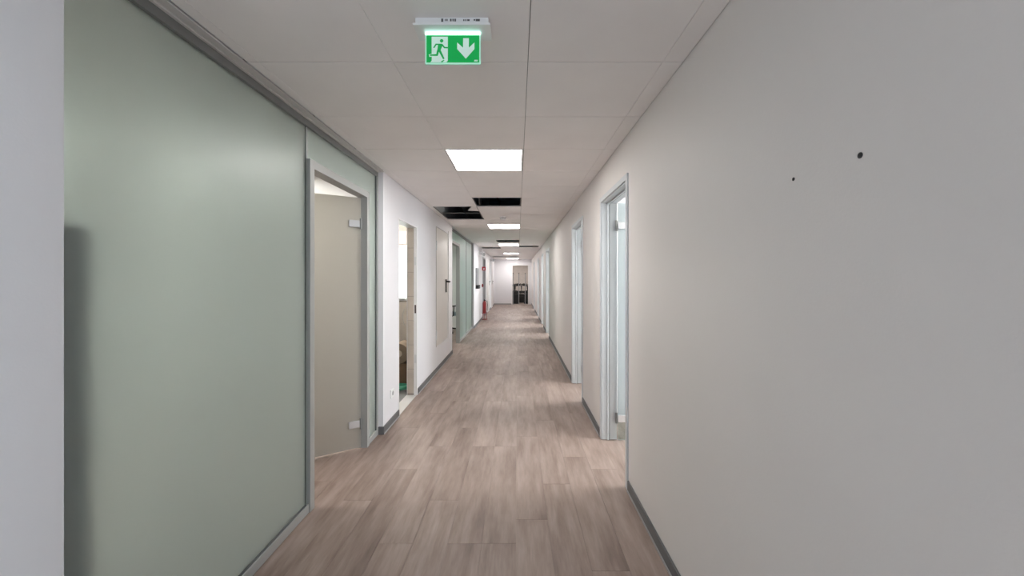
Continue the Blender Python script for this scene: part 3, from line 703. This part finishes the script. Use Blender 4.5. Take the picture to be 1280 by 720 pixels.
pl = obj('sign_plate', prism(bmesh.new(), rectp(95, 100, 1092, 650), YP, YP+0.006), M['sign_edge'], es)
obj('light_strip', prism(bmesh.new(), rectp(97, 92, 1090, 128), YP-0.003, YP+0.008), M['sign_strip'], es)
L1, L2, L3, L4 = YP-0.0004, YP-0.0008, YP-0.0012, YP-0.0016
obj('green_field', prism(bmesh.new(), rectp(117, 130, 1068, 622), L1, YP), M['sign_green'], pl)
bm = bmesh.new(); prism(bm, [P(210, 158), P(502, 158), P(502, 592), P(472, 618), P(188, 618), P(212, 590)], L2, L1)
prism(bm, [P(160, 480), P(185, 470), P(212, 470), P(212, 515), P(170, 522)], L2, L1)
obj('door_symbol', bm, M['sign_white'], pl)
bm = bmesh.new()
def disc(cx, cy, r): prism(bm, [P(cx+r*math.cos(2*PI*k/20), cy+r*math.sin(2*PI*k/20)) for k in range(20)], L3, L2)
def stroke(pts, ws):
    for (a, wa), (b, wb) in zip(zip(pts, ws), list(zip(pts, ws))[1:]):
        dx, dy = b[0]-a[0], b[1]-a[1]; l = math.hypot(dx, dy); nx, ny = -dy/l, dx/l
        prism(bm, [P(a[0]+nx*wa/2, a[1]+ny*wa/2), P(b[0]+nx*wb/2, b[1]+ny*wb/2), P(b[0]-nx*wb/2, b[1]-ny*wb/2), P(a[0]-nx*wa/2, a[1]-ny*wa/2)], L3, L2)
    for p, wv in zip(pts[1:-1], ws[1:-1]): disc(p[0], p[1], wv/2)
disc(390, 233, 31)
prism(bm, [P(283, 284), P(400, 288), P(412, 305), P(372, 400), P(345, 428), P(312, 410), P(325, 308), P(285, 306)], L3, L2)
stroke([(292, 295), (247, 360)], [26, 22])
stroke([(398, 302), (440, 355), (502, 357)], [28, 25, 24])
stroke([(330, 400), (308, 488), (180, 492)], [40, 34, 24])
stroke([(352, 405), (430, 560)], [42, 30])
stroke([(436, 580), (385, 616)], [16, 26])
obj('running_figure', bm, M['sign_green'], pl)
bm = bmesh.new()
prism(bm, [P(778, 185), P(880, 185), P(880, 358), P(775, 358)], L2, L1)
prism(bm, [P(775, 357), P(880, 357), P(980, 262), P(980, 380), P(825, 553), P(670, 380), P(670, 262)], L2, L1)
obj('down_arrow', bm, M['sign_white'], pl)
bm = bmesh.new()
for k in range(4): prism(bm, [P(982+k*16, 574), P(993+k*16, 574), P(987+k*16, 604), P(974+k*16, 604)], L2, L1)
obj('maker_mark', bm, M['sign_white'], pl)

# smoke detector
sm = thing('smoke_detector', 'round white smoke detector on the ceiling before the second light', 'smoke detector', (-0.23, 6.27, H))
obj('base', lathe(bmesh.new(), [(0.052, 0), (0.056, -0.004), (0.056, -0.018), (0.05, -0.02)], 28, (-0.23, 6.27, H)), M['white_plastic'], sm, smooth=True)
obj('vent_ring', lathe(bmesh.new(), [(0.042, -0.02), (0.042, -0.033)], 28, (-0.23, 6.27, H)), M['grey_plastic'], sm, smooth=True)
obj('cap', lathe(bmesh.new(), [(0.05, -0.033), (0.05, -0.040), (0.035, -0.05), (0.01, -0.052)], 28, (-0.23, 6.27, H)), M['white_plastic'], sm, smooth=True)

# wall plugs left in the right wall
for (y, z, r, lab) in ((0.857, 1.684, 0.0066, 'larger black wall plug at the right, left in the pale wall'), (1.064, 1.684, 0.0048, 'smaller dark wall plug to the left of the larger one in the pale wall')):
    w_ = thing('wall_plug', lab, 'wall plug', (XR, y, z), 'plugs left in the right wall')
    bm = bmesh.new()
    ring = [(r*0.55, 0.0), (r*0.6, 0.0016), (r, 0.0010), (r*1.02, 0.0)]
    rings = [[bm.verts.new((XR-h, y+q*math.cos(2*PI*k/20), z+q*math.sin(2*PI*k/20))) for k in range(20)] for q, h in ring]
    for A, C in zip(rings, rings[1:]):
        for k in range(20): bm.faces.new((A[k], A[(k+1) % 20], C[(k+1) % 20], C[k]))
    obj('rim', bm, M['plug_rim'], w_, smooth=True)
    bm = bmesh.new(); cyl(bm, (XR-0.0006, y, z), (XR+0.0, y, z), r*0.56, seg=16); obj('socket', bm, M['black_plastic'], w_)
